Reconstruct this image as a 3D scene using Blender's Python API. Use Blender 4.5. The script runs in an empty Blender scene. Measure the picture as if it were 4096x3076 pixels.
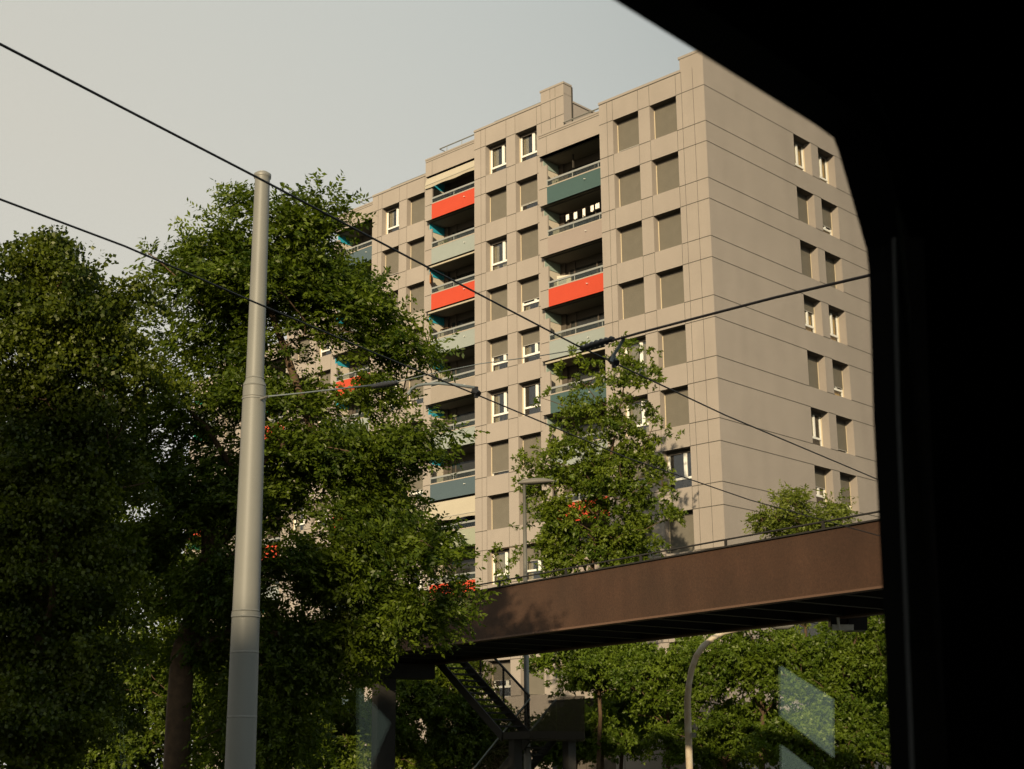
import bpy, math, random
import numpy as np
from mathutils import Vector, Matrix

S = bpy.context.scene
COL = S.collection
rad = math.radians

# ------------------------------------------------------------------ camera, sky, sun, exposure
CAM = np.array([35.589, -50.720, 2.417])
CR = np.array([0.72521991, 0.68846087, -0.00881507])
CU = np.array([0.18363804, -0.18107213, 0.96617284])
CF = np.array([-0.66357603, 0.70230656, 0.25774472])
cam_d = bpy.data.cameras.new('camera'); cam = bpy.data.objects.new('camera', cam_d); COL.objects.link(cam)
cam.matrix_world = Matrix(((CR[0], CU[0], -CF[0], CAM[0]), (CR[1], CU[1], -CF[1], CAM[1]), (CR[2], CU[2], -CF[2], CAM[2]), (0, 0, 0, 1)))
cam_d.sensor_width = 36; cam_d.lens = 5825.9 / 4096 * 36
cam_d.clip_start = 0.02; cam_d.clip_end = 3000
cam_d.dof.use_dof = True; cam_d.dof.focus_distance = 62; cam_d.dof.aperture_fstop = 11
S.camera = cam

SUN_ELEV, SUN_AZ_X, SUN_AZ_Y = rad(17), .515, -.857      # direction towards the sun
world = bpy.data.worlds.new('World'); S.world = world; world.use_nodes = True
nt = world.node_tree; nt.nodes.clear()
sky = nt.nodes.new('ShaderNodeTexSky'); sky.sky_type = 'NISHITA'; sky.sun_disc = False
sky.sun_elevation = SUN_ELEV; sky.sun_rotation = math.atan2(SUN_AZ_X, SUN_AZ_Y)
sky.air_density = 1.0; sky.dust_density = 4.0; sky.ozone_density = 1.0; sky.altitude = 400
mixn = nt.nodes.new('ShaderNodeMix'); mixn.data_type = 'RGBA'; mixn.inputs[0].default_value = 0.88
tc = nt.nodes.new('ShaderNodeTexCoord'); vr = nt.nodes.new('ShaderNodeVectorMath'); vr.operation = 'DOT_PRODUCT'
vr.inputs[1].default_value = (0.5, 0.25, 0.75)            # the haze is warmer low down and to the west, bluer high up
ramp = nt.nodes.new('ShaderNodeValToRGB')
ramp.color_ramp.elements[0].position = 0.0; ramp.color_ramp.elements[0].color = (4.1, 3.78, 3.32, 1)
ramp.color_ramp.elements[1].position = 0.55; ramp.color_ramp.elements[1].color = (3.35, 3.76, 3.88, 1)
bg = nt.nodes.new('ShaderNodeBackground'); bg.inputs[1].default_value = 0.12
out = nt.nodes.new('ShaderNodeOutputWorld')
L = nt.links.new
L(tc.outputs['Generated'], vr.inputs[0]); L(vr.outputs['Value'], ramp.inputs[0])
L(sky.outputs[0], mixn.inputs[6]); L(ramp.outputs[0], mixn.inputs[7]); L(mixn.outputs[2], bg.inputs[0]); L(bg.outputs[0], out.inputs[0])

sun_d = bpy.data.lights.new('sun', 'SUN'); sun = bpy.data.objects.new('sun', sun_d); COL.objects.link(sun)
sun_d.energy = 5.0; sun_d.angle = rad(1.0); sun_d.color = (1.0, 0.80, 0.55)
sdir = Vector((SUN_AZ_X * math.cos(SUN_ELEV), SUN_AZ_Y * math.cos(SUN_ELEV), math.sin(SUN_ELEV)))
sun.rotation_euler = sdir.to_track_quat('Z', 'Y').to_euler()
S.view_settings.view_transform = 'Standard'; S.view_settings.look = 'None'
S.view_settings.exposure = 0.75; S.view_settings.gamma = 1.0
S.cycles.max_bounces = 6; S.cycles.diffuse_bounces = 3; S.cycles.transparent_max_bounces = 16
S.cycles.use_denoising = True

# ------------------------------------------------------------------ helpers
def at(px, py, D):
    """point seen at photo pixel (4096 x 3076) at optical depth D metres"""
    return CAM + D * (CF + (px - 2048) / 5825.9 * CR - (py - 1538) / 5825.9 * CU)
def material(name, color, rough=.8, metal=0., spec=.3, noise=0., nscale=3., bump=0., bscale=40., color2=None, coat=0.):
    m = bpy.data.materials.new(name); m.use_nodes = True; t = m.node_tree; b = t.nodes['Principled BSDF']
    b.inputs['Roughness'].default_value = rough; b.inputs['Metallic'].default_value = metal
    b.inputs['Specular IOR Level'].default_value = spec
    if coat: b.inputs['Coat Weight'].default_value = coat
    c = (*color, 1)
    if noise or color2:
        g = t.nodes.new('ShaderNodeTexCoord'); n = t.nodes.new('ShaderNodeTexNoise'); n.inputs['Scale'].default_value = nscale
        n.inputs['Detail'].default_value = 6; n.inputs['Roughness'].default_value = .6
        r = t.nodes.new('ShaderNodeValToRGB'); r.color_ramp.elements[0].position = .3; r.color_ramp.elements[1].position = .7
        r.color_ramp.elements[0].color = (*(color2 or tuple(x * (1 - noise) for x in color)), 1)
        r.color_ramp.elements[1].color = c if color2 else (*tuple(min(1, x * (1 + noise)) for x in color), 1)
        t.links.new(g.outputs['Object'], n.inputs['Vector']); t.links.new(n.outputs[0], r.inputs[0]); t.links.new(r.outputs[0], b.inputs['Base Color'])
    else: b.inputs['Base Color'].default_value = c
    if bump:
        g = t.nodes.new('ShaderNodeTexCoord'); n = t.nodes.new('ShaderNodeTexNoise'); n.inputs['Scale'].default_value = bscale
        n.inputs['Detail'].default_value = 4; bp = t.nodes.new('ShaderNodeBump'); bp.inputs['Strength'].default_value = bump; bp.inputs['Distance'].default_value = .02
        t.links.new(g.outputs['Object'], n.inputs['Vector']); t.links.new(n.outputs[0], bp.inputs['Height']); t.links.new(bp.outputs[0], b.inputs['Normal'])
    return m
def see_through(name, color, clear, rough=.05, base=.05):
    """thin sheet that lets light straight through and reflects more at grazing angles"""
    m = bpy.data.materials.new(name); m.use_nodes = True; t = m.node_tree; t.nodes.clear(); N = t.nodes.new
    o = N('ShaderNodeOutputMaterial'); mx = N('ShaderNodeMixShader'); tr = N('ShaderNodeBsdfTransparent'); tr.inputs[0].default_value = (*clear, 1)
    gl = N('ShaderNodeBsdfGlossy'); gl.inputs[0].default_value = (*color, 1); gl.inputs[1].default_value = rough
    ge = N('ShaderNodeNewGeometry'); dp = N('ShaderNodeVectorMath'); dp.operation = 'DOT_PRODUCT'
    t.links.new(ge.outputs['Incoming'], dp.inputs[0]); t.links.new(ge.outputs['True Normal'], dp.inputs[1])
    ab = N('ShaderNodeMath'); ab.operation = 'ABSOLUTE'; t.links.new(dp.outputs['Value'], ab.inputs[0])
    su = N('ShaderNodeMath'); su.operation = 'SUBTRACT'; su.inputs[0].default_value = 1; t.links.new(ab.outputs[0], su.inputs[1])
    pw = N('ShaderNodeMath'); pw.operation = 'POWER'; pw.inputs[1].default_value = 5; t.links.new(su.outputs[0], pw.inputs[0])
    ma = N('ShaderNodeMath'); ma.operation = 'MULTIPLY_ADD'; ma.inputs[1].default_value = .95; ma.inputs[2].default_value = base; t.links.new(pw.outputs[0], ma.inputs[0])
    t.links.new(ma.outputs[0], mx.inputs[0]); t.links.new(tr.outputs[0], mx.inputs[1]); t.links.new(gl.outputs[0], mx.inputs[2]); t.links.new(mx.outputs[0], o.inputs[0])
    return m

class MB:
    def __init__(s): s.v = []; s.f = []; s.m = []
    def quad(s, pts, mi=0):
        i = len(s.v); s.v += [tuple(map(float, p)) for p in pts]; s.f.append(tuple(range(i, i + len(pts)))); s.m.append(mi)
    def box(s, a, b, mi=0, T=None):
        x0, y0, z0 = a; x1, y1, z1 = b
        P = [(x0, y0, z0), (x1, y0, z0), (x1, y1, z0), (x0, y1, z0), (x0, y0, z1), (x1, y0, z1), (x1, y1, z1), (x0, y1, z1)]
        if T: P = [T(*p) for p in P]
        i = len(s.v); s.v += [tuple(map(float, p)) for p in P]
        F = [(0, 3, 2, 1), (4, 5, 6, 7), (0, 1, 5, 4), (1, 2, 6, 5), (2, 3, 7, 6), (3, 0, 4, 7)]
        s.f += [tuple(i + k for k in f) for f in F]; s.m += [mi] * 6
    def tube(s, pts, radii, n=10, mi=0, caps=True):
        pts = [np.array(p, float) for p in pts]
        if not hasattr(radii, '__len__'): radii = [radii] * len(pts)
        base = len(s.v); up = None
        for k, p in enumerate(pts):
            d = pts[min(k + 1, len(pts) - 1)] - pts[max(k - 1, 0)]; d = d / (np.linalg.norm(d) + 1e-9)
            if up is None: up = np.array([0, 0, 1.]) if abs(d[2]) < .9 else np.array([1., 0, 0])
            a = np.cross(d, up); a /= np.linalg.norm(a); b = np.cross(a, d); up = b
            for q in range(n):
                t = 2 * math.pi * q / n; s.v.append(tuple(p + radii[k] * (math.cos(t) * a + math.sin(t) * b)))
        for k in range(len(pts) - 1):
            for q in range(n):
                i = base + k * n + q; j = base + k * n + (q + 1) % n
                s.f.append((i, j, j + n, i + n)); s.m.append(mi)
        if caps:
            s.f.append(tuple(base + q for q in range(n))); s.m.append(mi)
            e = base + (len(pts) - 1) * n; s.f.append(tuple(e + n - 1 - q for q in range(n))); s.m.append(mi)
    def mesh(s, name, mats, smooth=False):
        me = bpy.data.meshes.new(name); me.from_pydata(s.v, [], s.f)
        for m in (mats if isinstance(mats, (list, tuple)) else [mats]): me.materials.append(m)
        me.polygons.foreach_set('material_index', s.m)
        if smooth: me.polygons.foreach_set('use_smooth', [True] * len(s.f))
        me.update(); return me
    def obj(s, name, mats, parent=None, smooth=False, bevel=0):
        return link(name, s.mesh(name, mats, smooth), parent, bevel)
def link(name, me, parent=None, bevel=0):
    o = bpy.data.objects.new(name, me); COL.objects.link(o)
    if parent is not None: o.parent = parent
    if bevel:
        b = o.modifiers.new('bevel', 'BEVEL'); b.width = bevel; b.segments = 2; b.limit_method = 'ANGLE'
    return o
def thing(name, label, cat, loc=(0, 0, 0), group=None):
    o = bpy.data.objects.new(name, None); COL.objects.link(o); o.location = loc; o.empty_display_size = .5
    return tag(o, label, cat, group)
def tag(o, label, cat, group=None):
    o['label'] = label; o['category'] = cat
    if group: o['group'] = group
    return o
def struct(o): o['kind'] = 'structure'; return o
def shift(mb, loc):
    mb.v = [(x - loc[0], y - loc[1], z - loc[2]) for x, y, z in mb.v]; return mb

# ------------------------------------------------------------------ materials
M = {}
M['cladding'] = material('beige_cladding', (.282, .244, .214), .85, noise=.05, nscale=.5, bump=.15, bscale=25)
def streaky(m, amt, sx, sz):
    t = m.node_tree; b = t.nodes['Principled BSDF']; src = b.inputs['Base Color'].links[0].from_socket if b.inputs['Base Color'].links else None
    g = t.nodes.new('ShaderNodeTexCoord'); mp = t.nodes.new('ShaderNodeMapping'); mp.inputs['Scale'].default_value = (sx, sx, sz); n = t.nodes.new('ShaderNodeTexNoise'); n.inputs['Scale'].default_value = 1; n.inputs['Detail'].default_value = 5
    r = t.nodes.new('ShaderNodeMapRange'); r.inputs[1].default_value = .3; r.inputs[2].default_value = .7; r.inputs[3].default_value = 1 - amt; r.inputs[4].default_value = 1 + amt * .5
    v = t.nodes.new('ShaderNodeVectorMath'); v.operation = 'SCALE'
    t.links.new(g.outputs['Object'], mp.inputs[0]); t.links.new(mp.outputs[0], n.inputs['Vector']); t.links.new(n.outputs[0], r.inputs[0]); t.links.new(r.outputs[0], v.inputs['Scale'])
    t.links.new(src, v.inputs[0]); t.links.new(v.outputs[0], b.inputs['Base Color'])
streaky(M['cladding'], .05, 1.1, .2)
M['joint'] = material('dark_joint', (.05, .043, .035), .9)
M['coping'] = material('coping_metal', (.27, .235, .205), .6)
M['soffit'] = material('soffit', (.06, .052, .045), .9)  # shade under the lintels is put into this dark colour
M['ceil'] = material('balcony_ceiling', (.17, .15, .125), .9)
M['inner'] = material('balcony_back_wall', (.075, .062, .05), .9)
M['cream'] = material('cream_render', (.50, .45, .37), .9)
M['white'] = material('white_window_paint', (.68, .67, .63), .45)
M['guide'] = material('guide_rail_enamel', (.50, .42, .30), .4)
M['shutter'] = material('olive_fabric_screen', (.125, .112, .09), .8, noise=.06, nscale=2)
M['bar'] = material('screen_bar', (.3, .285, .26), .5)
M['glass_dark'] = see_through('window_glass', (.8, .8, .8), (.6, .6, .56), .02, .17)
M['glass_clear'] = see_through('balcony_glass', (.8, .85, .85), (.72, .76, .72), .03)
M['curtain'] = material('net_curtain', (.42, .38, .30), .9, noise=.25, nscale=9)
M['gold_reflection'] = material('gold_reflection_sheet', (.72, .50, .22), .85, noise=.1, nscale=9)  # gold sheet imitating warm light reflected in the end-wall panes
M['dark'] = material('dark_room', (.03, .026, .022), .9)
M['rail'] = material('galvanised_rail', (.30, .305, .29), .45, metal=.3)
M['ledge'] = material('balcony_ledge', (.33, .28, .23), .8)
M['awning'] = material('sand_awning_fabric', (.36, .32, .25), .9, noise=.05, nscale=1)
PAN = {'red': (.44, .052, .022), 'teal': (.048, .086, .084), 'slate': (.062, .09, .105), 'light': (.24, .265, .25), 'pink': (.262, .215, .19), 'wall': (.25, .215, .182), 'green': (.25, .265, .2)}
for k, c in PAN.items(): M['p_' + k] = material('balcony_panel_' + k, c, .6, noise=.03, nscale=1.5)
M['s_blue'] = material('blue_screen', (.025, .30, .42), .6); M['s_pale'] = material('pale_green_screen', (.26, .33, .29), .6); M['s_green'] = material('green_screen', (.02, .25, .16), .6)
M['corten'] = material('brown_painted_steel', (.062, .030, .017), .75, color2=(.045, .025, .015), nscale=.35, bump=.12, bscale=6)
streaky(M['corten'], .22, 1.3, .35); streaky(M['corten'], .22, 22, 18)
M['corten_lip'] = material('brown_steel_flange', (.105, .06, .04), .7)
M['steel_dark'] = material('dark_steel', (.02, .018, .016), .7, noise=.2, nscale=2)
M['concrete'] = material('deck_concrete', (.2, .19, .17), .9, noise=.15, nscale=1)
M['pole'] = material('pole_paint', (.15, .147, .132), .5, noise=.05, nscale=1.5)
M['lamp_grey'] = material('lamp_post_zinc', (.18, .175, .158), .5, metal=.2, noise=.12, nscale=3)
M['lamp_dark'] = material('lamp_housing', (.12, .11, .095), .6)
M['lamp_glass'] = material('lamp_lens', (.45, .43, .38), .2)
M['wire'] = material('contact_wire', (.018, .015, .013), .6)
M['span'] = material('span_wire', (.05, .035, .03), .6)
M['insul'] = material('insulator', (.015, .014, .015), .4)
M['arm'] = material('registration_arm', (.13, .15, .155), .5)
M['bark'] = material('bark', (.10, .062, .035), .95, color2=(.05, .032, .02), nscale=6, bump=.6, bscale=14)
M['black'] = material('tram_trim_black', (.006, .006, .006), .85, spec=.05)
M['grey_trim'] = material('tram_trim_grey', (.08, .08, .085), .8, spec=.1)
M['tram_glass'] = see_through('tram_window_glass', (.42, .52, .42), (.93, .94, .92), 0.0, .03)
M['asphalt'] = material('asphalt', (.05, .05, .05), .9, noise=.2, nscale=.6)
M['pave'] = material('pavement', (.17, .165, .15), .9, noise=.15, nscale=.8)
M['soil'] = material('ground_soil', (.06, .065, .03), .95, color2=(.045, .06, .02), nscale=.2)
M['laundry'] = material('white_laundry', (.75, .72, .66), .9)
def leaf_mat(name, c1, c2, trans=.35):
    m = bpy.data.materials.new(name); m.use_nodes = True; t = m.node_tree; t.nodes.clear(); N = t.nodes.new
    o = N('ShaderNodeOutputMaterial'); g = N('ShaderNodeNewGeometry'); r = N('ShaderNodeValToRGB')
    r.color_ramp.elements[0].color = (*c1, 1); r.color_ramp.elements[1].color = (*c2, 1)
    tcx = N('ShaderNodeTexCoord'); nz = N('ShaderNodeTexNoise'); nz.inputs['Scale'].default_value = .9; nz.inputs['Detail'].default_value = 2; t.links.new(tcx.outputs['Object'], nz.inputs['Vector'])
    m1 = N('ShaderNodeMath'); m1.operation = 'MULTIPLY_ADD'; m1.inputs[1].default_value = .55; t.links.new(g.outputs['Random Per Island'], m1.inputs[0])
    m2 = N('ShaderNodeMath'); m2.operation = 'MULTIPLY_ADD'; m2.inputs[1].default_value = 2.2; m2.inputs[2].default_value = -.88; t.links.new(nz.outputs[0], m2.inputs[0]); t.links.new(m2.outputs[0], m1.inputs[2]); t.links.new(m1.outputs[0], r.inputs[0])
    d = N('ShaderNodeBsdfDiffuse'); x = N('ShaderNodeBsdfTranslucent'); gl = N('ShaderNodeBsdfGlossy'); gl.inputs[1].default_value = .45; gl.inputs[0].default_value = (.5, .5, .4, 1)
    hs = N('ShaderNodeHueSaturation'); hs.inputs[1].default_value = 1.15; hs.inputs[2].default_value = 1.35
    t.links.new(r.outputs[0], hs.inputs[4]); t.links.new(r.outputs[0], d.inputs[0]); t.links.new(hs.outputs[0], x.inputs[0])
    a = N('ShaderNodeMixShader'); a.inputs[0].default_value = trans; t.links.new(d.outputs[0], a.inputs[1]); t.links.new(x.outputs[0], a.inputs[2])
    b = N('ShaderNodeMixShader'); b.inputs[0].default_value = .035; t.links.new(a.outputs[0], b.inputs[1]); t.links.new(gl.outputs[0], b.inputs[2]); t.links.new(b.outputs[0], o.inputs[0])
    return m
M['leaf_linden'] = leaf_mat('leaf_linden', (.015, .028, .003), (.085, .105, .007))
M['leaf_locust'] = leaf_mat('leaf_locust', (.017, .036, .003), (.10, .135, .010))
M['leaf_oak'] = leaf_mat('leaf_oak', (.045, .078, .006), (.13, .165, .014))
M['leaf_bright'] = leaf_mat('leaf_bright', (.042, .075, .006), (.115, .16, .014))
M['leaf_yellow'] = leaf_mat('leaf_yellow', (.075, .10, .012), (.17, .20, .03))

# ------------------------------------------------------------------ ground, road
mb = MB(); mb.quad([(-900, -900, 0), (900, -900, 0), (900, 900, 0), (-900, 900, 0)]); struct(mb.obj('ground', M['soil']))
TF = np.array([-.1894, .9819, 0]); TL = np.array([-.9819, -.1894, 0]); UP = np.array([0, 0, 1.])
def tr(f, l, z=0):   # along the tramway, left of the camera, metres above the camera
    return CAM + f * TF + l * TL + z * UP
def ground_strip(name, l0, l1, z, m):
    mb = MB(); P = [tr(-250, l0), tr(-250, l1), tr(250, l1), tr(250, l0)]
    if z < .05: mb.quad([(p[0], p[1], z) for p in reversed(P)])
    else:
        b = [(p[0], p[1], 0.002) for p in P]; t = [(p[0], p[1], z) for p in P]
        mb.quad(t[::-1]); mb.quad(b)
        for i in range(4): mb.quad([b[i], t[i], t[(i + 1) % 4], b[(i + 1) % 4]])
    struct(mb.obj(name, m))
ground_strip('road', -8, 13, .006, M['asphalt']); ground_strip('pavement', 13.05, 17, .13, M['pave']); ground_strip('pavement', -12, -8.05, .13, M['pave'])

# ------------------------------------------------------------------ apartment building
H, WH, RV = 2.8, 1.793, .42
bld = thing('apartment_building', 'tall stepped beige apartment block with red and teal balcony fronts behind the footbridge', 'building')
wall = MB()   # mats: 0 cladding 1 joint 2 coping 3 soffit 4 back wall 5 cream 6 dark
WM = [M['cladding'], M['joint'], M['coping'], M['soffit'], M['inner'], M['cream'], M['dark'], M['ceil']]
def grid_wall(T, us, zs, holes, depth, mi=0):
    """wall in the plane T(u, 0, z) with rectangular openings that have reveals going in by depth"""
    U = sorted({us[0], us[1], *[h[0] for h in holes], *[h[1] for h in holes]}); Z = sorted({zs[0], zs[1], *[h[2] for h in holes], *[h[3] for h in holes]})
    for a, b in zip(U[:-1], U[1:]):
        run = None
        for c, d in zip(Z[:-1], Z[1:]):
            mu, mz = (a + b) / 2, (c + d) / 2
            if any(h[0] < mu < h[1] and h[2] < mz < h[3] for h in holes): continue
            wall.quad([T(a, 0, c), T(b, 0, c), T(b, 0, d), T(a, 0, d)], mi)
    for (a, b, c, d) in holes:
        wall.quad([T(a, 0, c), T(a, 0, d), T(a, depth, d), T(a, depth, c)], mi); wall.quad([T(b, 0, c), T(b, depth, c), T(b, depth, d), T(b, 0, d)], mi)
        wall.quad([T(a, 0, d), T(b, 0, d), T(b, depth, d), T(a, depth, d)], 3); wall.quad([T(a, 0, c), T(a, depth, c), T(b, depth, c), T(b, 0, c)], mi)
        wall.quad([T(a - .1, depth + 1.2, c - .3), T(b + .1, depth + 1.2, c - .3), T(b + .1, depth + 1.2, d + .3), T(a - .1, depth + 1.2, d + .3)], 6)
JW = .017
def hj(T, u0, u1, z): wall.quad([T(u0, -.004, z - JW), T(u1, -.004, z - JW), T(u1, -.004, z + JW), T(u0, -.004, z + JW)], 1)
def vj(T, u, z0, z1, w=.009): wall.quad([T(u - w, -.003, z0), T(u + w, -.003, z0), T(u + w, -.003, z1), T(u - w, -.003, z1)], 1)
def left_T(X0, Y0): return lambda u, d, z: (-X0 - u, Y0 + d, z)
def right_T(u, d, z): return (0 - d, u, z)

# --- window variants (mesh data shared); local x right, y inwards, origin lower left of the opening at the outer wall plane
WW = 1.58
def win_frame(kind):
    mb = MB(); y0, y1 = RV - .015, RV + .06
    if kind < .97:
        mb.box((0, y0, 0), (.085, y1, WH)); mb.box((WW - .085, y0, 0), (WW, y1, WH)); mb.box((.085, y0, WH - .08), (WW - .085, y1, WH)); mb.box((.085, y0, 0), (WW - .085, y1, .04))
        mb.box((.085, y0 - .012, .46), (WW - .085, y1, .56)); mb.box((.90, y0 - .02, .56), (1.02, y1, WH - .08))
        mb.box((.085, y0 + .01, .56), (.13, y1, WH - .08)); mb.box((1.02, y0 + .01, .56), (1.06, y1, WH - .08)); mb.box((WW - .12, y0 + .01, .56), (WW - .085, y1, WH - .08))
    else:
        mb.box((0, y0 + .02, 0), (.05, y1, WH)); mb.box((WW - .05, y0 + .02, 0), (WW, y1, WH)); mb.box((.05, y0 + .02, 0), (WW - .05, y1, .03))
    mb.box((.0, RV - .055, WH - .17), (WW, RV - .046, WH), 2)  # header strip over the blind; its dark colour also holds the lintel's shade
    mb.box((.0, RV - .075, .0), (.035, RV - .017, WH - .171), 1); mb.box((WW - .035, RV - .075, .0), (WW, RV - .017, WH - .171), 1)
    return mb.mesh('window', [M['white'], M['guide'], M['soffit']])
def pane_mesh():
    mb = MB(); y = RV + .012; mb.quad([(.085, y, .04), (WW - .085, y, .04), (WW - .085, y, .46), (.085, y, .46)]); mb.quad([(.13, y, .56), (.9, y, .56), (.9, y, WH - .08), (.13, y, WH - .08)]); mb.quad([(1.02, y, .56), (WW - .12, y, .56), (WW - .12, y, WH - .08), (1.02, y, WH - .08)])
    return mb.mesh('pane', M['glass_dark'])
def shutter_mesh(fr):
    mb = MB(); y = RV - .045; z = (WH - .17) * (1 - fr)
    mb.box((.035, y - .004, z + (.03 if fr < .99 else 0)), (WW - .035, y + .004, WH - .17))
    if fr < .99: mb.box((.035, y - .012, z), (WW - .035, y + .012, z + .03), 1)
    return mb.mesh('roller_blind', [M['shutter'], M['bar']])
def curtain_mesh(seed, m):
    r = random.Random(seed); mb = MB()
    segs = [(.10, .9), (.98, WW - .1)] if seed == 7 else [(.13, .13 + r.uniform(.25, .8)), (1.02, WW - .12)] if seed % 2 else [(.12, .5), (.75, WW - .15)]
    for a, b in segs:
        n = 14; zb = .05 if seed % 3 else .5
        for i in range(n):
            x0 = a + (b - a) * i / n; x1 = a + (b - a) * (i + 1) / n; y0 = RV + .12 + .02 * (i % 2); y1 = RV + .12 + .02 * ((i + 1) % 2)
            mb.quad([(x0, y0, zb), (x1, y1, zb), (x1, y1, WH - .05), (x0, y0, WH - .05)])
    return mb.mesh('curtain', m)
F_OPEN, F_SHUT, PANE = win_frame(0), win_frame(1), pane_mesh()
SH = {}; CU_ = [curtain_mesh(i, M['curtain']) for i in range(6)]; CG = curtain_mesh(7, M['gold_reflection'])
rw = random.Random(5)
def add_window(loc, rz, fr, gold=False):
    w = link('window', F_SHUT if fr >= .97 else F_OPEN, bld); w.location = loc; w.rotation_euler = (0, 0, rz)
    if fr < .97: link('pane', PANE, w)
    if fr > .03:
        if fr not in SH: SH[fr] = shutter_mesh(fr)
        link('roller_blind', SH[fr], w)
    if fr < .8 and (gold or rw.random() < .75): link('curtain', CG if gold else rw.choice(CU_), w)
    return w
def unit(X0, Y0, Z0, ztop, rows, stA, stB, u_right, u_left, joints, holesY=True, zbase=0):
    T = left_T(X0, Y0); holes = []
    for k in range(rows[0], rows[1]):
        zt = Z0 - k * H
        for (a, b, st) in ((1.61, 3.19, stA), (3.87, 5.45, stB)):
            holes.append((a, b, zt - WH, zt)); fr = st[k - rows[0]] if k - rows[0] < len(st) else rw.choice([0, .3, .6, 1, 1])
            add_window((-X0 - b, Y0, zt - WH), 0, fr)
        for z in (zt, zt - WH):
            for a, b in ((u_right, 1.61), (3.19, 3.87), (5.45, u_left)): hj(T, a, b, z)
        for u in (1.61, 3.19, 3.87, 5.45): vj(T, u, zt - H, zt - WH) if k < rows[1] - 1 else None
        if k == rows[0]:
            for u in (1.61, 3.19, 3.87, 5.45): vj(T, u, zt, ztop - .13)
    grid_wall(T, (u_right, u_left), (zbase, ztop), holes, RV)
    for u in joints: vj(T, u, zbase, ztop - .12)
    hj(T, u_right if u_right < 0 else 1.3, u_left, ztop - .13)
    # coping, roof, left end, back
    wall.box((-X0 - u_left - .02, Y0 - .03, ztop - .12), (-X0 - 1.3, Y0 + .3, ztop + .001), 2)
    DB = 15.5
    wall.quad([(-X0 - u_left, Y0 + .3, ztop - .6), (-X0 - u_right, Y0 + .3, ztop - .6), (-X0 - u_right, Y0 + DB, ztop - .6), (-X0 - u_left, Y0 + DB, ztop - .6)], 3)
    wall.quad([(-X0 - u_left, Y0, zbase), (-X0 - u_left, Y0, ztop - .12), (-X0 - u_left, Y0 + DB, ztop - .12), (-X0 - u_left, Y0 + DB, zbase)])
    wall.quad([(-X0 - u_left, Y0 + DB, zbase), (-X0 - u_left, Y0 + DB, ztop - .12), (-X0 - u_right, Y0 + DB, ztop - .12), (-X0 - u_right, Y0 + DB, zbase)])
    return T
# unit at the near corner
Z0 = 33.0
unit(0, 0, Z0, Z0 + 1.2, (0, 10), [1, 1, 1, 1, 1, 1, 0, 1, 1, 0], [.86, 1, .97, 1, 0, 0, .5, .55, .3, 1], 0, 6.3, (.62, 1.28, 5.8))
# corner turret and roof edge
wall.box((-1.33, .001, Z0 + 1.18), (-.003, .6, Z0 + 1.74)); wall.box((-1.40, -.03, Z0 + 1.74), (.02, .65, Z0 + 1.86), 2); 
# right face
hs = []; stR = [[0, 1, 1, .25, 1, 0, .45, .3, 1], [0, .6, 1, 0, .62, .85, .75, 1, 0]]
for k in range(9):
    zt = Z0 - k * H
    for i, a in enumerate((7.45, 9.69)):
        hs.append((a, a + 1.57, zt - WH, zt)); add_window((-.05, a, zt - WH), math.pi / 2, stR[i][k], gold=(k in (0, 1, 3, 4)))
    for z in (zt, zt - WH):
        for a, b in ((0, 7.45), (9.02, 9.69), (11.26, 15.5)): hj(right_T, a, b, z)
grid_wall(right_T, (0, 15.5), (0, Z0 + 1.74), hs, RV + .05)
wall.box((-.3, .66, Z0 + 1.741), (.02, 15.5, Z0 + 1.86), 2); wall.quad([(-.29, .6, Z0 + .6), (-.29, 15.5, Z0 + .6), (-.29, 15.5, Z0 + 1.741), (-.29, .6, Z0 + 1.741)])
# second unit
X2, Y2, Z2 = 10.93, 2.316, 35.86
unit(X2, Y2, Z2, Z2 + 1.18, (0, 11), [0, .7, 1, .6, .36, 0, 1, 1, .4, 0, 1], [0, .93, 0, 1, .45, 0, .86, 1, 0, 1, .5], 1.19, 6.31, (1.28, 5.8))
T2 = left_T(X2, Y2); grid_wall(T2, (-.33, 1.19), (34.6, Z2 + 1.18), [], 0)
for u in (.26, .62): vj(T2, u, 35.0, Z2 + 1.07)
hj(T2, -.33, 1.19, Z2)
wall.box((-12.22, Y2 + .001, Z2 + 1.18), (-10.6, Y2 + .62, Z2 + 1.75)); wall.box((-12.27, Y2 - .03, Z2 + 1.75), (-10.57, Y2 + .66, Z2 + 1.86), 2)
TT = lambda u, d, z: (-X2 - u, Y2 + d, z)
for u in (.26, .62): vj(TT, u, Z2 + 1.18, Z2 + 1.74)
hj(TT, -.33, 1.28, Z2 + 1.07)
# its right side above the lower roof
wall.quad([(-10.6, Y2, 34.72), (-10.6, Y2 + 15.5, 34.72), (-10.6, Y2 + 15.5, Z2 + .85), (-10.6, Y2, Z2 + .85)]); wall.quad([(-10.6, Y2, Z2 + .85), (-10.6, Y2 + .62, Z2 + .85), (-10.6, Y2 + .62, Z2 + 1.2), (-10.6, Y2, Z2 + 1.2)])
wall.box((-10.95, Y2 + .7, Z2 + .85), (-10.55, Y2 + 15.5, Z2 + .95), 2); wall.box((-10.62, Y2 + .62, 33), (-10.57, Y2 + .72, Z2 + 1.75), 1)
# third unit
X3, Y3, Z3 = 22.16, 4.68, 35.995
unit(X3, Y3, Z3, Z3 + 1.12, (0, 10), [1, 1, 1, .5, .7, 1, .6, .4, 0, 1], [0, .85, 1, 1, 0, 0, 0, 1, .5, 0], 1.19, 6.33, (1.28, 5.8))
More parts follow.
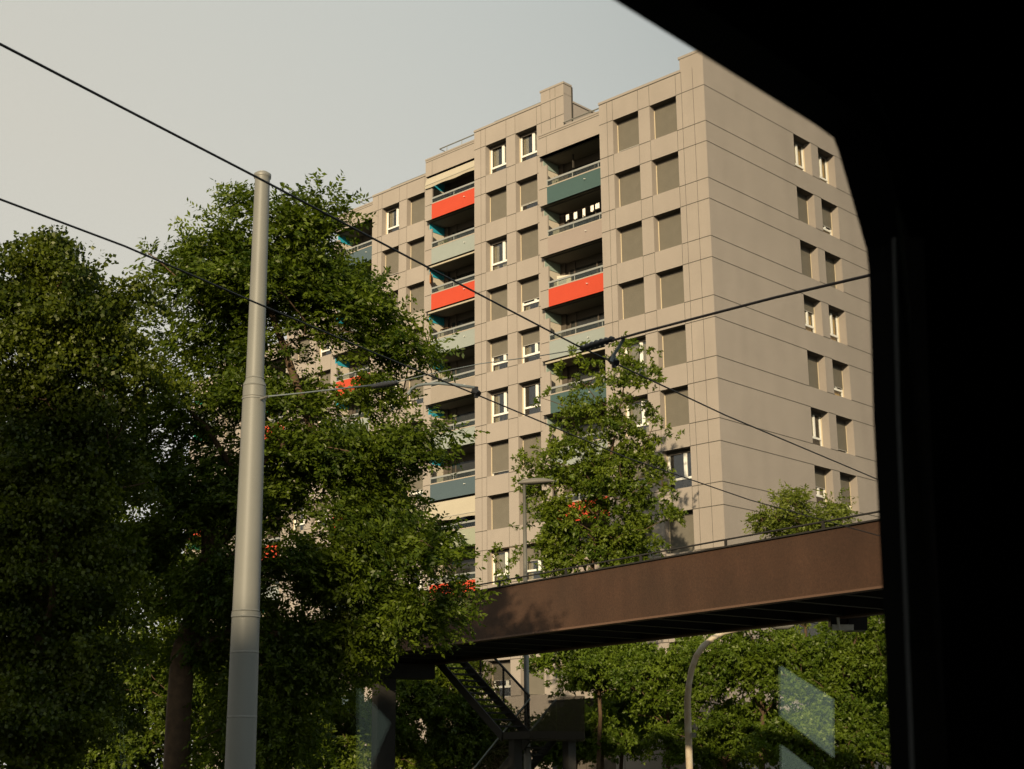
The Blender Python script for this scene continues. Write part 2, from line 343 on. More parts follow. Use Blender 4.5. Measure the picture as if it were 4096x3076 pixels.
# lower units further left
X4, Y4 = 33.4, 7.0
unit(X4, Y4, 36.1, 31.7, (2, 7), [.5, 1, 0, 1, .4], [1, 0, .6, 1, 0], 1.19, 6.3, (5.8,))
X5, Y5 = 44.6, 9.35
unit(X5, Y5, 36.1, 31.75, (2, 5), [0, 1, .6], [.5, 1, 0], 1.19, 6.3, (5.8,))

SCR = {}
def bay(X0, Y0, T0, n, xr, ztop, colours, screen, awn, back):
    """projecting balcony stack between two units"""
    Yb = Y0 - .34
    ur = -xr - X0                                   # right end in local u (negative)
    us0, us1 = .63, 1.19; D = 1.66
    zl = T0 - n * H
    # fascia above the first opening
    wall.box((-X0 - us1, Yb, T0), (-X0 - ur, Yb + .3, ztop - .10)); wall.box((-X0 - us1 - .02, Yb - .03, ztop - .10), (-X0 - ur, Yb + .3, ztop), 2)
    Tn = lambda u, d, z: (-X0 - u, Yb + d, z)
    hj(Tn, us1, ur, ztop - .22); vj(Tn, us0, T0, ztop - .22)
    wall.quad([Tn(us1, .3, ztop - .3), Tn(ur, .3, ztop - .3), Tn(ur, 15, ztop - .3), Tn(us1, 15, ztop - .3)], 3)
    # flank behind the fascia, cheek, back wall, right inner side
    wall.quad([Tn(us1, 0, T0), Tn(us1, 0, ztop - .1), Tn(us1, D + 10, ztop - .1), Tn(us1, D + 10, T0)])
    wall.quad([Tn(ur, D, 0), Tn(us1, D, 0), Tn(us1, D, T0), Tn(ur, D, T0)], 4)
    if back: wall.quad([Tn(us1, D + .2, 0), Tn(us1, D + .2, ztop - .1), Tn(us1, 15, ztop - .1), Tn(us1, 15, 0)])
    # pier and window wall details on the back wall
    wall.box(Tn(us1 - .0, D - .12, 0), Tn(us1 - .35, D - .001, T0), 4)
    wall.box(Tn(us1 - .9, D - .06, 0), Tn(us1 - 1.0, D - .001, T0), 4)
    for k in range(n):
        t = T0 - k * H; b = t - H
        # cheek wall: cream up to the coloured screen
        wall.quad([Tn(us1, .002, b + .16), Tn(us1, D, b + .16), Tn(us1, D, t), Tn(us1, .341, t), Tn(us1, .341, t - .6), Tn(us1, .002, t - .6)], 5)
        # front strip, notched at the top
        wall.box(Tn(us1 + .001, 0, b), Tn(us0, .10, t - .6)); 
        hj(Tn, us1, us0, b + .94) 
        wall.quad([Tn(us1 + .002, .10, b), Tn(us1 + .002, .34, b), Tn(us1 + .002, .34, t - .6), Tn(us1 + .002, .10, t - .6)])
        # slab with soffit
        if k > 0 or True:
            wall.box(Tn(us1 - .001, .03, t) , Tn(ur, D, t + .2), 7)
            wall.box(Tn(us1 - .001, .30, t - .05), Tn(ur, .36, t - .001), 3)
        # the balcony itself
        B = MB(); loc = Tn(us0, 0, b)
        LT = lambda u, d, z: (u, d, z)
        w = us0 - ur
        B.box((0, -.015, .94), (w, .12, 1.00), 0)                       # ledge
        B.box((0, .06, 0), (w, .14, .94), 1)
        bo = B.obj('balcony', [M['ledge'], M['soffit']], bld); bo.location = loc
        P = MB(); P.box((0, -.012, .0), (w, .058, .935)); p = P.obj('panel', M['p_' + colours[k % len(colours)]], bo)
        R = MB(); R.box((0, -.01, 1.245), (w, .07, 1.345)); 
        R.box((.0, .0, 1.0), (.03, .04, 1.245)); R.box((w * .33, .0, 1.0), (w * .33 + .03, .04, 1.245)); R.box((w * .66, .0, 1.0), (w * .66 + .03, .04, 1.245)); R.obj('rail', M['rail'], bo)
        G = MB(); G.box((.03, .015, 1.002), (w, .025, 1.243)); G.obj('guard_glass', M['glass_clear'], bo)
        sp = MB(); sp.tube([(w * .5, -.01, .62), (w * .5, -.13, .60)], .022, 8); sp.obj('spout', M['white'], bo)
        C = MB(); C.box((-(us1 - us0) + .004, .344, 2.8 - .5), (-(us1 - us0) + .03, D - .02, 2.8 - .03)); C.obj('side_screen', M[screen], bo)
        if k in awn:
            drop = awn[k]; A = MB(); x0, x1 = -.5, w
            if drop > .1:
                A.quad([(x0, .05, 2.68), (x1, .05, 2.68), (x1, -.12, 2.8 - drop), (x0, -.12, 2.8 - drop)]); nseg = 24
                for i in range(nseg):
                    a = x0 + (x1 - x0) * i / nseg; c = x0 + (x1 - x0) * (i + 1) / nseg
                    A.quad([(a, -.12, 2.8 - drop), (c, -.12, 2.8 - drop), (c, -.10, 2.62 - drop - .025 * math.sin((i + 1) * .8)), (a, -.10, 2.62 - drop - .025 * math.sin(i * .8))], 0)
                A.tube([(x0, -.125, 2.8 - drop), (x1, -.125, 2.8 - drop)], .018, 6, 1)
            else: A.box((x0 + .1, .10, 2.66), (x1, .22, 2.75))
            A.obj('awning', [M['awning'], M['bar']], bo)
        # window band at the back
        q = random.Random(k * 7 + int(X0)); V = MB()
        V.box((-.02, D - .05, .25), (w - .4, D - .008, 2.35)); vo = V.obj('patio_window', M['glass_back'], bo)
        V = MB(); V.box((.02, D - .09, .3), (.08, D - .051, 2.35)); V.box((w * .36, D - .09, .3), (w * .36 + .08, D - .051, 2.35)); V.box((w * .7, D - .09, .3), (w * .7 + .08, D - .051, 2.35)); V.obj('frame', M['inner'], vo)
M['glass_back'] = material('patio_glass', (.02, .02, .018), .12, spec=.5, noise=.3, nscale=1.2)
bay(10.93, Y2, 33.75, 10, -6.3, 35.0, ['teal', 'pink', 'red', 'light', 'teal', 'light', 'red', 'pink', 'light', 'wall'], 's_pale', {4: .08}, False)
bay(22.16, Y3, 36.68, 11, -17.24, 37.82, ['red', 'light', 'red', 'light', 'wall', 'light', 'slate', 'green', 'red', 'wall', 'light'], 's_blue', {0: .62, 2: .08, 3: .08, 7: 1.05}, False)
bay(33.4, Y4, 36.8, 11, -28.49, 37.95, ['slate', 'light', 'wall', 'red', 'light', 'wall', 'red', 'light', 'slate', 'pink'], 's_blue', {}, True)
bay(44.6, Y5, 30.5, 8, -39.7, 31.65, ['wall', 'red', 'light', 'wall', 'red', 'light', 'slate', 'red'], 's_green', {}, False)
bay(55.8, 11.65, 30.65, 8, -50.9, 31.8, ['light', 'wall', 'slate', 'red', 'light', 'red'], 's_green', {}, True)
wall.obj('wall', WM, bld)
# pipe rails on the roofs
def roof_rail(pts, y, z, lo=.14):
    mb = MB(); x0, x1 = pts; mb.tube([(x0, y, z), (x1, y, z)], .035, 6); n = max(2, int(abs(x1 - x0) / 1.6) + 1)
    for i in range(n):
        x = x0 + (x1 - x0) * (i + .5) / n; mb.tube([(x, y, z - .3), (x, y, z)], .018, 6)
    mb.tube([(x0, y, z), (x0, y + .5, z - .02)], .025, 6)
    mb.obj('roof_rail', M['lamp_grey'], bld)
roof_rail((-5.2, -1.4), .35, Z0 + 1.4); roof_rail((-10.55, -6.35), Y2 - .1, 35.3); roof_rail((-16.0, -12.3), Y2 + .35, Z2 + 1.42)
roof_rail((-22.3, -17.3), Y3 - .2, 38.22); roof_rail((-27.2, -23.6), Y3 + .35, Z3 + 1.36); roof_rail((-32.2, -28.6), Y4 - .2, 38.36)

# ------------------------------------------------------------------ things on the balconies
def balcony_pt(X0, Y0, T0, k, u, d, z): return (-X0 - u, Y0 - .34 + d, T0 - (k + 1) * H + z)
for i, (u, zz, w, h, c) in enumerate([(.02, 2.28, .20, .32, 'short white shirt'), (-.52, 2.26, .22, .38, 'wide white towel'), (-1.12, 2.30, .17, .42, 'long narrow white cloth'), (-1.66, 2.31, .20, .34, 'crumpled white cloth'), (-1.98, 2.33, .26, .30, 'broad bright white cloth')]):
    mb = MB(); n = 6; p = balcony_pt(10.93, Y2, 33.75, 1, u, .75, zz - .05); rr = random.Random(i)
    for a in range(n):
        x0 = w * a / n; x1 = w * (a + 1) / n; o0 = .04 * math.sin(a * 2.1); o1 = .04 * math.sin((a + 1) * 2.1); hb0 = h * rr.uniform(.85, 1.1); 
        for s_ in (0, .012): mb.quad([(x0, o0 + s_, 0), (x1, o1 + s_, 0), (x1, o1 + s_, -hb0), (x0, o0 + s_, -hb0)])
    o = mb.obj('laundry', M['laundry']); o.location = p
    tag(o, c + ', %s from the left on the balcony clothes line' % ('first', 'second', 'third', 'fourth', 'fifth')[i], 'laundry', 'laundry drying on the balcony under the teal panel')
mb = MB(); a = balcony_pt(10.93, Y2, 33.75, 1, .62, .76, 2.27); b = balcony_pt(10.93, Y2, 33.75, 1, -4.0, .76, 2.27); mb.tube([a, b], .006, 5)
tag(mb.obj('clothes_line', M['span']), 'thin clothes line with white laundry under the teal balcony front', 'clothes line')
# white cabinet on the balcony with the red front, second stack
mb = MB(); mb.box((0, 0, 0), (.75, .5, 1.55)); mb.box((.08, -.012, .9), (.5, -.001, 1.35), 1)
o = mb.obj('cabinet', [M['cream'], M['bar']]); o.location = balcony_pt(10.93, Y2, 33.75, 2, .5, .5, .2); o.rotation_euler = (0, 0, .5)
tag(o, 'tall cream cabinet on the balcony above the right red front', 'cabinet')
M['wicker'] = material('orange_wicker', (.30, .12, .03), .8, noise=.4, nscale=20)
mb = MB(); 
for i in range(7): mb.box((.0, .0, i * .09), (.95, .05, i * .09 + .06))
mb.box((0, -.01, 0), (.04, .06, .65)); mb.box((.91, -.01, 0), (.95, .06, .65))
o = mb.obj('reed_screen', M['wicker']); o.location = balcony_pt(22.16, Y3, 36.68, 2, .95, .35, 1.5); o.rotation_euler = (0, 0, -.9); tag(o, 'orange slatted reed screen on the balcony above the second red front', 'screen')
mb = MB(); mb.box((0, 0, 0), (.6, .35, .9)); 
for z in (.3, .6): mb.box((-.02, -.02, z), (.62, .37, z + .03), 1)
mb.box((0, 0, .9), (.03, .03, 1.5), 1); mb.box((.57, 0, .9), (.6, .03, 1.5), 1); mb.box((0, 0, 1.5), (.6, .35, 1.54), 1)
o = mb.obj('shelf_unit', [M['wicker'], M['bark']]); o.location = balcony_pt(22.16, Y3, 36.68, 3, .5, .6, .2); tag(o, 'dark red wooden shelf unit in the corner of the fourth balcony beside the blue screen', 'shelf')
M['pinkcloth'] = material('magenta_cloth', (.4, .04, .10), .9); M['pot'] = material('terracotta', (.35, .14, .06), .8)
mb = MB(); mb.quad([(0, 0, 0), (.35, 0, 0), (.35, .02, .75), (0, .02, .75)]); mb.quad([(0, .03, 0), (.35, .03, 0), (.35, .05, .75), (0, .05, .75)])
o = mb.obj('towel', M['pinkcloth']); o.location = balcony_pt(10.93, Y2, 33.75, 3, -3.1, .4, .9); tag(o, 'magenta towel behind the glass rail of the fourth balcony down', 'towel')
def potted(loc, seed, label, hgt=.4):
    r = np.random.RandomState(seed); t = thing('potted_plant', label, 'potted plant', loc, 'plants on the balconies')
    mb = MB(); mb.tube([(0, 0, 0), (0, 0, .25)], [.10, .14], 10); mb.obj('pot', M['pot'], t)
    mb = MB()
    for i in range(70):
        c = np.array([0, 0, .3]) + r.normal(0, 1, 3) * (.14, .14, hgt * .4) + (0, 0, hgt * .5); a = r.normal(0, 1, 3) * .06; b = np.cross(a, r.normal(0, 1, 3)); b = b / np.linalg.norm(b) * .025
        mb.quad([c - a, c + b, c + a, c - b])
    mb.obj('foliage', M['leaf_yellow'], t)
potted(balcony_pt(10.93, Y2, 33.75, 0, .25, .5, .75), 1, 'dark leafy plant at the left end of the top teal balcony')
potted(balcony_pt(22.16, Y3, 36.68, 1, .2, .7, .8), 2, 'small green pot plant on the pale balcony under the top red front')
potted(balcony_pt(22.16, Y3, 36.68, 4, .3, .6, 1.0), 3, 'leafy pot plant reaching over the rail of the beige balcony front', .6)
potted(balcony_pt(10.93, Y2, 33.75, 4, -2.6, .4, .8), 4, 'flower pot on the lower teal balcony behind the tree top')

# ------------------------------------------------------------------ footbridge
Bo = np.array([CAM[0] - 14.77, CAM[1] + 26.49, 0]); Bb = np.array([-.9848, .1737, 0]); Bn = np.array([.1737, .9848, 0])
def br(t, p, z):
    q = Bo + t * Bb + p * Bn; return (q[0], q[1], z)
BZ0, BZ1 = 5.94, 7.32
fb = thing('footbridge', 'brown steel footbridge crossing over the street in front of the apartment block', 'footbridge')
t0, t1 = -14, 31
for p in (0, 3.9):
    mb = MB(); mb.box((t0, p, BZ0 + .05), (t1, p + .06, BZ1), 0, br)
    if p == 0:
        for t in np.arange(t0, t1, 1.475): mb.box((t, p + .061, BZ0 + .05), (t + .02, p + .22, BZ1 - .1), 0, br)
    mb.box((t0, p - .10, BZ0), (t1, p + .16, BZ0 + .049), 1, br); mb.box((t0, p - .05, BZ1 + .001), (t1, p + .11, BZ1 + .035), 2, br)
    mb.obj('girder', [M['corten'], M['corten_lip'], M['steel_dark']], fb)
    mb = MB(); mb.tube([br(t0, p + .12, BZ1 + .21), br(t1, p + .12, BZ1 + .21)], .021, 8); mb.obj('handrail', M['steel_dark'], fb)
for i in range(-4, 10):
    mb = MB(); t = 1.6 + 2.93 * i; mb.box((t - .03, .10, BZ1 - .3), (t + .03, .14, BZ1 + .2), 0, br); mb.obj('rail_post', M['steel_dark'], fb)
mb = MB(); mb.box((t0, .07, 6.22), (t1, 3.89, 6.40), 0, br); mb.obj('deck', M['steel_dark'], fb)
for i in range(30):
    mb = MB(); t = t0 + .7 + 1.475 * i; mb.box((t, .07, 6.02), (t + .09, 3.89, 6.219), 0, br); mb.box((t - .04, .17, 6.0), (t + .13, 3.79, 6.019), 0, br); mb.obj('crossbeam', M['steel_dark'], fb)
for t in (21.9, 29.0):
    mb = MB(); mb.box((t, .25, 5.45), (t + .7, 3.7, 5.93), 0, br); mb.box((t + .18, 1.6, 0), (t + .55, 2.3, 5.45), 0, br); mb.obj('pier', M['steel_dark'], fb, bevel=.02)
# staircase
M['mesh_guard'] = bpy.data.materials.new('perforated_guard'); m = M['mesh_guard']; m.use_nodes = True; t_ = m.node_tree; t_.nodes.clear()
o_ = t_.nodes.new('ShaderNodeOutputMaterial'); mx_ = t_.nodes.new('ShaderNodeMixShader'); mx_.inputs[0].default_value = .34; tr_ = t_.nodes.new('ShaderNodeBsdfTransparent'); df_ = t_.nodes.new('ShaderNodeBsdfDiffuse'); df_.inputs[0].default_value = (.04, .032, .022, 1)
t_.links.new(tr_.outputs[0], mx_.inputs[1]); t_.links.new(df_.outputs[0], mx_.inputs[2]); t_.links.new(mx_.outputs[0], o_.inputs[0])
M['rail_blue'] = material('stair_handrail', (.30, .34, .36), .4, metal=.3); M['stair_post'] = material('stair_post', (.10, .08, .06), .7)
sc = thing('staircase', 'dark open steel stairs going down from the footbridge beside the straight lamp post', 'staircase')
tA, tB, zA, zB = 22.4, 18.6, 6.3, 3.65; p0, p1 = 4.05, 5.05; nst = 12
for i in range(nst):
    t = tA + (tB - tA) * (i + .5) / nst; z = zA + (zB - zA) * (i + 1) / nst; mb = MB(); mb.box((t - .15, p0, z - .05), (t + .15, p1, z), 0, br); mb.obj('tread', M['steel_dark'], sc)
def slant(name, m, ta, tb, za, zb, p, pw, h0, h1):
    mb = MB(); P = [br(ta, p, za + h0), br(tb, p, zb + h0), br(tb, p, zb + h1), br(ta, p, za + h1)]; Q = [br(ta, p + pw, za + h0), br(tb, p + pw, zb + h0), br(tb, p + pw, zb + h1), br(ta, p + pw, za + h1)]
    mb.quad(P); mb.quad(Q[::-1])
    for i in range(4): mb.quad([P[i], Q[i], Q[(i + 1) % 4], P[(i + 1) % 4]])
    return mb.obj(name, m, sc)
for p in (p0 - .06, p1): slant('stringer', M['steel_dark'], tA, tB, zA, zB, p, .05, -.28, .05)
slant('guard', M['mesh_guard'], tA, tB, zA, zB, p1 + .06, .01, .06, 1.1); slant('handrail', M['steel_dark'], tA, tB, zA, zB, p1 + .03, .06, 1.1, 1.17)
for f in (.28, .62, .97):
    t = tA + (tB - tA) * f; z = zA + (zB - zA) * f; mb = MB(); mb.box((t - .03, p1 + .075, z - .1), (t + .03, p1 + .12, z + 1.1), 0, br); mb.obj('guard_post', M['stair_post'], sc)
mb = MB(); mb.box((17.2, p0, zB - .22), (tB - .01, 6.2, zB), 0, br); mb.obj('landing', M['steel_dark'], sc)
mb = MB(); mb.box((17.2, 6.2, zB - .3), (tB, 6.21, zB + 1.1), 0, br); mb.box((17.18, p0, zB - .3), (17.19, 6.2, zB + 1.1), 0, br); mb.obj('guard', M['mesh_guard'], sc)
for (t, p) in ((17.4, 5.7), (18.2, 4.2)):
    mb = MB(); mb.box((t, p, 0), (t + .3, p + .3, zB - .22), 0, br); mb.obj('column', M['steel_dark'], sc)
tC, tD = 18.6, 23.8; n2 = 16
for i in range(n2):
    t = tC + (tD - tC) * (i + .5) / n2; z = zB - zB * (i + 1) / (n2 + 1); mb = MB(); mb.box((t - .15, 5.16, z - .05), (t + .15, 6.14, z), 0, br); mb.obj('tread', M['steel_dark'], sc)
for p in (5.10, 6.15):
    slant('stringer', M['steel_dark'], tC, tD, zB, .1, p, .05, -.28, .05); slant('handrail', M['rail_blue'], tC, tD, zB, .1, p, .05, 1.0, 1.06); slant('guard', M['mesh_guard'], tC, tD, zB, .1, p + .015, .01, .06, .99)
# signal box under the far edge
sg = thing('overhead_signal', 'dark signal box with pale bracket plate hanging below the footbridge at right', 'signal', at(3400, 2480, 35))
def at_rel(px, py, D, loc): return tuple(at(px, py, D) - loc)
sl = np.array(sg.location)
def face_box(mb, px0, py0, px1, py1, D, th, loc, mi=0):
    F2 = np.array([CF[0], CF[1], 0]) / np.hypot(CF[0], CF[1]); a = [at(px0, py1, D), at(px1, py1, D), at(px1, py0, D), at(px0, py0, D)]
    a = [p - loc for p in a]; b = [p + F2 * th for p in a]; mb.quad(a, mi); mb.quad(b[::-1], mi)
    for i in range(4): mb.quad([a[i], b[i], b[(i + 1) % 4], a[(i + 1) % 4]], mi)
mb = MB(); face_box(mb, 3323, 2445, 3396, 2505, 35.1, .3, sl); face_box(mb, 3396, 2455, 3470, 2520, 35.0, .5, sl); mb.obj('signal_box', M['insul'], sg, bevel=.02)
mb = MB(); face_box(mb, 3329, 2498, 3415, 2521, 34.9, .03, sl); mb.obj('bracket_plate', M['white'], sg)
mb = MB(); mb.tube([at_rel(3356, 2515, 34.8, sl), at_rel(3352, 2470, 34.8, sl)], .035, 8); mb.obj('conduit', M['white'], sg)

# ------------------------------------------------------------------ street lamps
def z_on(px, py, b):
    d = CF + (px - 2048) / 5825.9 * CR - (py - 1538) / 5825.9 * CU; return CAM[2] + d[2] * math.hypot(b[0] - CAM[0], b[1] - CAM[1]) / math.hypot(d[0], d[1])
LD = 46.3
base = at(2110, 3076, LD); base[2] = 0; lp = thing('street_lamp', 'tall straight grey street lamp with flat oval head rising behind the footbridge', 'street lamp', tuple(base))
zt = z_on(2075, 1935, base); mb = MB(); mb.tube([(0, 0, 0), (0, 0, 3), (0, 0, 3.01), (0, 0, zt)], [.13, .12, .10, .055], 12); mb.obj('pole', M['lamp_grey'], lp, True)
mb = MB(); hd = CR * np.array([1, 1, 0]); hd /= np.linalg.norm(hd); sd = np.array([-hd[1], hd[0], 0]); n = 20
prof = [(-.22, .02), (-.15, .09), (0, .15), (.3, .19), (.6, .17), (.85, .10), (1.02, .02)]
base_i = 0
for (x, r_) in prof:
    for q in range(n):
        a = 2 * math.pi * q / n; p = hd * x + sd * r_ * math.cos(a) + UP * (zt + .03 + x * .05 + (.75 if math.sin(a) > 0 else .45) * r_ * math.sin(a)); mb.v.append(tuple(p))
for k in range(len(prof) - 1):
    for q in range(n): mb.f.append((k * n + q, k * n + (q + 1) % n, (k + 1) * n + (q + 1) % n, (k + 1) * n + q)); mb.m.append(0)
mb.f.append(tuple(range(n))); mb.m.append(0); mb.f.append(tuple(range((len(prof) - 1) * n, len(prof) * n))[::-1]); mb.m.append(0)
mb.obj('lamp_head', M['lamp_dark'], lp, True)
b2 = at(2758, 3076, 43); b2[2] = 0; l2 = thing('street_lamp', 'curved pale street lamp whose bent arm disappears behind the underside of the footbridge', 'street lamp', tuple(b2))
pts = [(0, 0, 0)] + [tuple(at(x, y, 43) - b2) for x, y in ((2758, 3076), (2752, 2900), (2750, 2800), (2755, 2740), (2766, 2680), (2785, 2625), (2812, 2585), (2850, 2553), (2895, 2530), (2950, 2517), (3010, 2508), (3080, 2500))]
M['lamp_pale'] = material('weathered_pale_paint', (.46, .42, .34), .6, color2=(.30, .19, .10), nscale=1.6)
mb = MB(); mb.tube(pts, [.12, .105, .105, .10] + [.09] * 4 + [.075] * 5, 12); mb.obj('pole', M['lamp_pale'], l2, True)
mb = MB(); q = np.array(pts[-1]); mb.tube([q, q + hd * .15, q + hd * .5, q + hd * .7], [.06, .13, .14, .04], 12); mb.obj('lamp_head', M['lamp_grey'], l2, True)
mb = MB(); face_box(mb, 2768, 2930, 2785, 2950, 42.8, .12, b2); mb.obj('junction_box', M['pole'], l2)

# ------------------------------------------------------------------ overhead line
pb = at(960, 3076, 19); pb[2] = 0; cp = thing('catenary_pole', 'thick pale grey tramway mast standing in front of the left trees', 'mast', tuple(pb))
def zz(y): return z_on(960 + (3076 - y) * .0363, y, pb)
mb = MB()
for ya, yb, ra, rb in ((None, 2868, .205, .197), (2868, 2610, .196, .190), (2610, 2470, .189, .186), (2470, 2445, .194, .190), (2445, 1592, .181, .160), (1592, 1545, .1605, .1585), (1545, 1515, .158, .126), (1515, 712, .1255, .108)):
    za, zb_ = (0 if ya is None else zz(ya)), zz(yb); mb.tube([(0, 0, za), (0, 0, za + .02), (0, 0, zb_ - .02), (0, 0, zb_)], [ra, ra, rb, rb], 32)
mb.obj('shaft', M['pole'], cp, True)
mb = MB(); mb.tube([(0, 0, zz(716)), (0, 0, zz(712)), (0, 0, zz(698)), (0, 0, zz(690))], [.105, .125, .125, .08], 24); mb.obj('cap', M['lamp_grey'], cp, True)
d_ = CF + (1075 - 2048) / 5825.9 * CR - (1585 - 1538) / 5825.9 * CU; DC = math.hypot(pb[0] - CAM[0], pb[1] - CAM[1]) / math.hypot(d_[0], d_[1]) * .985
d_ = CAM + d_ * DC - pb
mb = MB(); mb.tube([(0, 0, zz(1600)), (0, 0, zz(1590))], [.168, .168], 24, 0); mb.tube([np.array([0, 0, d_[2]]), d_], .02, 8); mb.obj('clamp_ring', M['lamp_grey'], cp, True)
for y in (2868, 2610): mb = MB(); mb.tube([(0, 0, zz(y) - .008), (0, 0, zz(y) + .008)], [.2] * 2 if y > 2700 else [.193] * 2, 24); mb.obj('band', M['lamp_grey'], cp)
def wire(name, pts, r, m, label, cat):
    loc = np.array(pts[0], float); mb = MB(); mb.tube([np.array(p) - loc for p in pts], r, 6); o = mb.obj(name, m, smooth=True); o.location = loc; return tag(o, label, cat)
def zw(px, py, h):
    d = CF + (px - 2048) / 5825.9 * CR - (py - 1538) / 5825.9 * CU; return CAM + d * (h / d[2])
w1 = [zw(*p, 3.6) for p in ((0, 176), (500, 436), (1018, 704), (1640, 1032), (2300, 1378), (2900, 1660), (3500, 1913))]
w1 = [w1[0] + (w1[0] - w1[1]) * 4] + w1 + [w1[-1] + (w1[-1] - w1[-2]) * 5]
w2 = [zw(*p, 3.6) for p in ((0, 797), (500, 985), (1000, 1201), (1500, 1413), (1905, 1578), (2500, 1828), (3000, 2000), (3517, 2143))]
w2 = [w2[0] + (w2[0] - w2[1]) * 4] + w2 + [w2[-1] + (w2[-1] - w2[-2]) * 5]
wire('contact_wire', w1, .0075, M['wire'], 'upper black tram wire sloping from top left over the mast head', 'tram wire')
wire('contact_wire', w2, .0075, M['wire'], 'lower black tram wire sloping across the trees below the mast head', 'tram wire')
wire('span_wire', [at(*p) for p in ((1075, 1585, DC), (1200, 1573, DC - .8), (1350, 1556, DC - 2), (1500, 1540, 16))], .010, M['arm'], 'grey span wire running from the mast ring to the left insulator', 'span wire')
wire('span_wire', [at(*p) for p in ((1590, 1528, 15.4), (1700, 1500, 15), (1920, 1455, 14.3), (2150, 1425, 13.5), (2330, 1395, 12.8))], .0045, M['arm'], 'thin faint span wire between the two insulators', 'span wire')
wire('span_wire', [at(*p) for p in ((2450, 1362, 12.4), (2560, 1331, 12), (2800, 1268, 11.2), (3100, 1190, 10.4), (3470, 1103, 9.4), (3900, 1000, 8.5))], .0105, M['span'], 'thick brown span cable running right across the end wall', 'span wire')
def insulator(a, b, label):
    a, b = np.array(a), np.array(b); mb = MB(); n = 14; P = []; R = []
    for i in range(n + 1):
        f = i / n; P.append(a * (1 - f) + b * f - a); R.append(.014 + .013 * (i % 2) + .009 * math.sin(f * math.pi))
    mb.tube(P, R, 12); o = mb.obj('insulator', M['insul'], smooth=True); o.location = a; tag(o, label, 'insulator', 'insulators on the span wires')
insulator(at(1490, 1546, 16), at(1592, 1530, 15.4), 'black insulator on the span wire in front of the left tree')
insulator(at(2322, 1396, 12.8), at(2455, 1354, 12.4), 'black insulator beside the upper tram wire above the middle tree')
wire('steady_arm', [at(*p) for p in ((1632, 1576, 14.8), (1645, 1556, 14.8), (1668, 1543, 14.7), (1700, 1537, 14.6), (1760, 1534, 14.5), (1830, 1540, 14.4), (1900, 1551, 14.3))], .015, M['arm'], 'curved grey steady arm reaching to the lower tram wire', 'steady arm')
wire('steady_arm', [at(*p) for p in ((2496, 1352, 12.3), (2480, 1380, 12.3), (2455, 1420, 12.3), (2445, 1445, 12.3))], .014, M['arm'], 'short grey steady arm dropping to the upper tram wire beside the insulator', 'steady arm')
for (x, y, D, n_) in ((1905, 1571, 14.3, 'lower'), (2455, 1447, 12.35, 'upper')):
    c = at(x, y, D); mb = MB(); mb.tube([(-.03, 0, .03), (.03, 0, -.02)], .035, 8); mb.tube([(0, 0, .06), (0, 0, -.05)], .02, 8); o = mb.obj('wire_clamp', M['insul']); o.location = c; tag(o, 'small black clamp holding the %s tram wire' % n_, 'clamp', 'wire clamps')

# ------------------------------------------------------------------ trees
def leaves_mesh(C, rad_, per, size, rs, shape, droop=.3, flat=.42, cen=None):
    """each clump is a fan of leafy twigs spread in a tilted plane, so that it reads as one spray of foliage"""
    n = len(C); k = 9; tw = max(1, per // k); Tn = n * tw
    ax = rs.normal(0, .85 if shape == 'star' else .5, (n, 3)) + (0, 0, 1.)
    o_ = C - (C.mean(0) if cen is None else cen); o_[:, 2] *= .25; o_ /= np.linalg.norm(o_, axis=1)[:, None] + 1e-6
    ax += o_ * .45; ax /= np.linalg.norm(ax, axis=1)[:, None]                      # sprays tip outwards and down
    e1 = np.cross(ax, rs.normal(0, 1, (n, 3))); e1 /= np.linalg.norm(e1, axis=1)[:, None]; e2 = np.cross(ax, e1)
    ax, e1, e2, cc, rr, oo = [np.repeat(a_, tw, 0) for a_ in (ax, e1, e2, C, rad_, o_)]
    th = rs.uniform(0, 2 * np.pi, Tn); r_ = rs.uniform(.0, 1, Tn) ** .55; wv = 1 + .25 * np.sin(th * 3 + cc[:, 0] * 7) + .18 * np.sin(th * 7 + cc[:, 2] * 9)
    out_ = np.cos(th)[:, None] * e1 + np.sin(th)[:, None] * e2
    hgt = rs.normal(0, .16, Tn) - .22 * r_ ** 2
    tip = cc + (out_ * (r_ * wv)[:, None] + ax * hgt[:, None]) * rr[:, None]
    td = out_ * .8 + oo * .35 + rs.normal(0, .3, (Tn, 3)); td[:, 2] -= droop * .6; td /= np.linalg.norm(td, axis=1)[:, None]
    s = np.tile(np.arange(k), Tn); tipR = np.repeat(tip, k, 0); tdR = np.repeat(td, k, 0); axR = np.repeat(ax, k, 0); N = Tn * k
    side = np.cross(tdR, axR + rs.normal(0, .25, (N, 3))); side /= np.linalg.norm(side, axis=1)[:, None] + 1e-9
    sgn = np.where(s % 2 == 0, 1., -1.)[:, None]
    if shape == 'pinnate': org = tipR + tdR * (s[:, None] * size * .33); ld = tdR * .7 + side * sgn * .9 + rs.normal(0, .2, (N, 3)); wr = .24
    elif shape == 'star': org = tipR + rs.normal(0, size * .12, (N, 3)); ld = tdR * .5 + rs.normal(0, .75, (N, 3)); wr = .22
    else: org = tipR + rs.normal(0, size * .9, (N, 3)); ld = rs.normal(0, 1, (N, 3)); ld[:, 2] -= .5; wr = .42
    ld[:, 2] -= droop * .3; ld /= np.linalg.norm(ld, axis=1)[:, None] + 1e-9
    sz = size * rs.uniform(.6, 1.3, N)[:, None]
    wd = np.cross(ld, axR + rs.normal(0, 1.0, (N, 3))); wd /= np.linalg.norm(wd, axis=1)[:, None] + 1e-9
    return np.stack([org, org + ld * sz * .45 + wd * sz * wr, org + ld * sz, org + ld * sz * .45 - wd * sz * wr], 1).reshape(-1, 3)
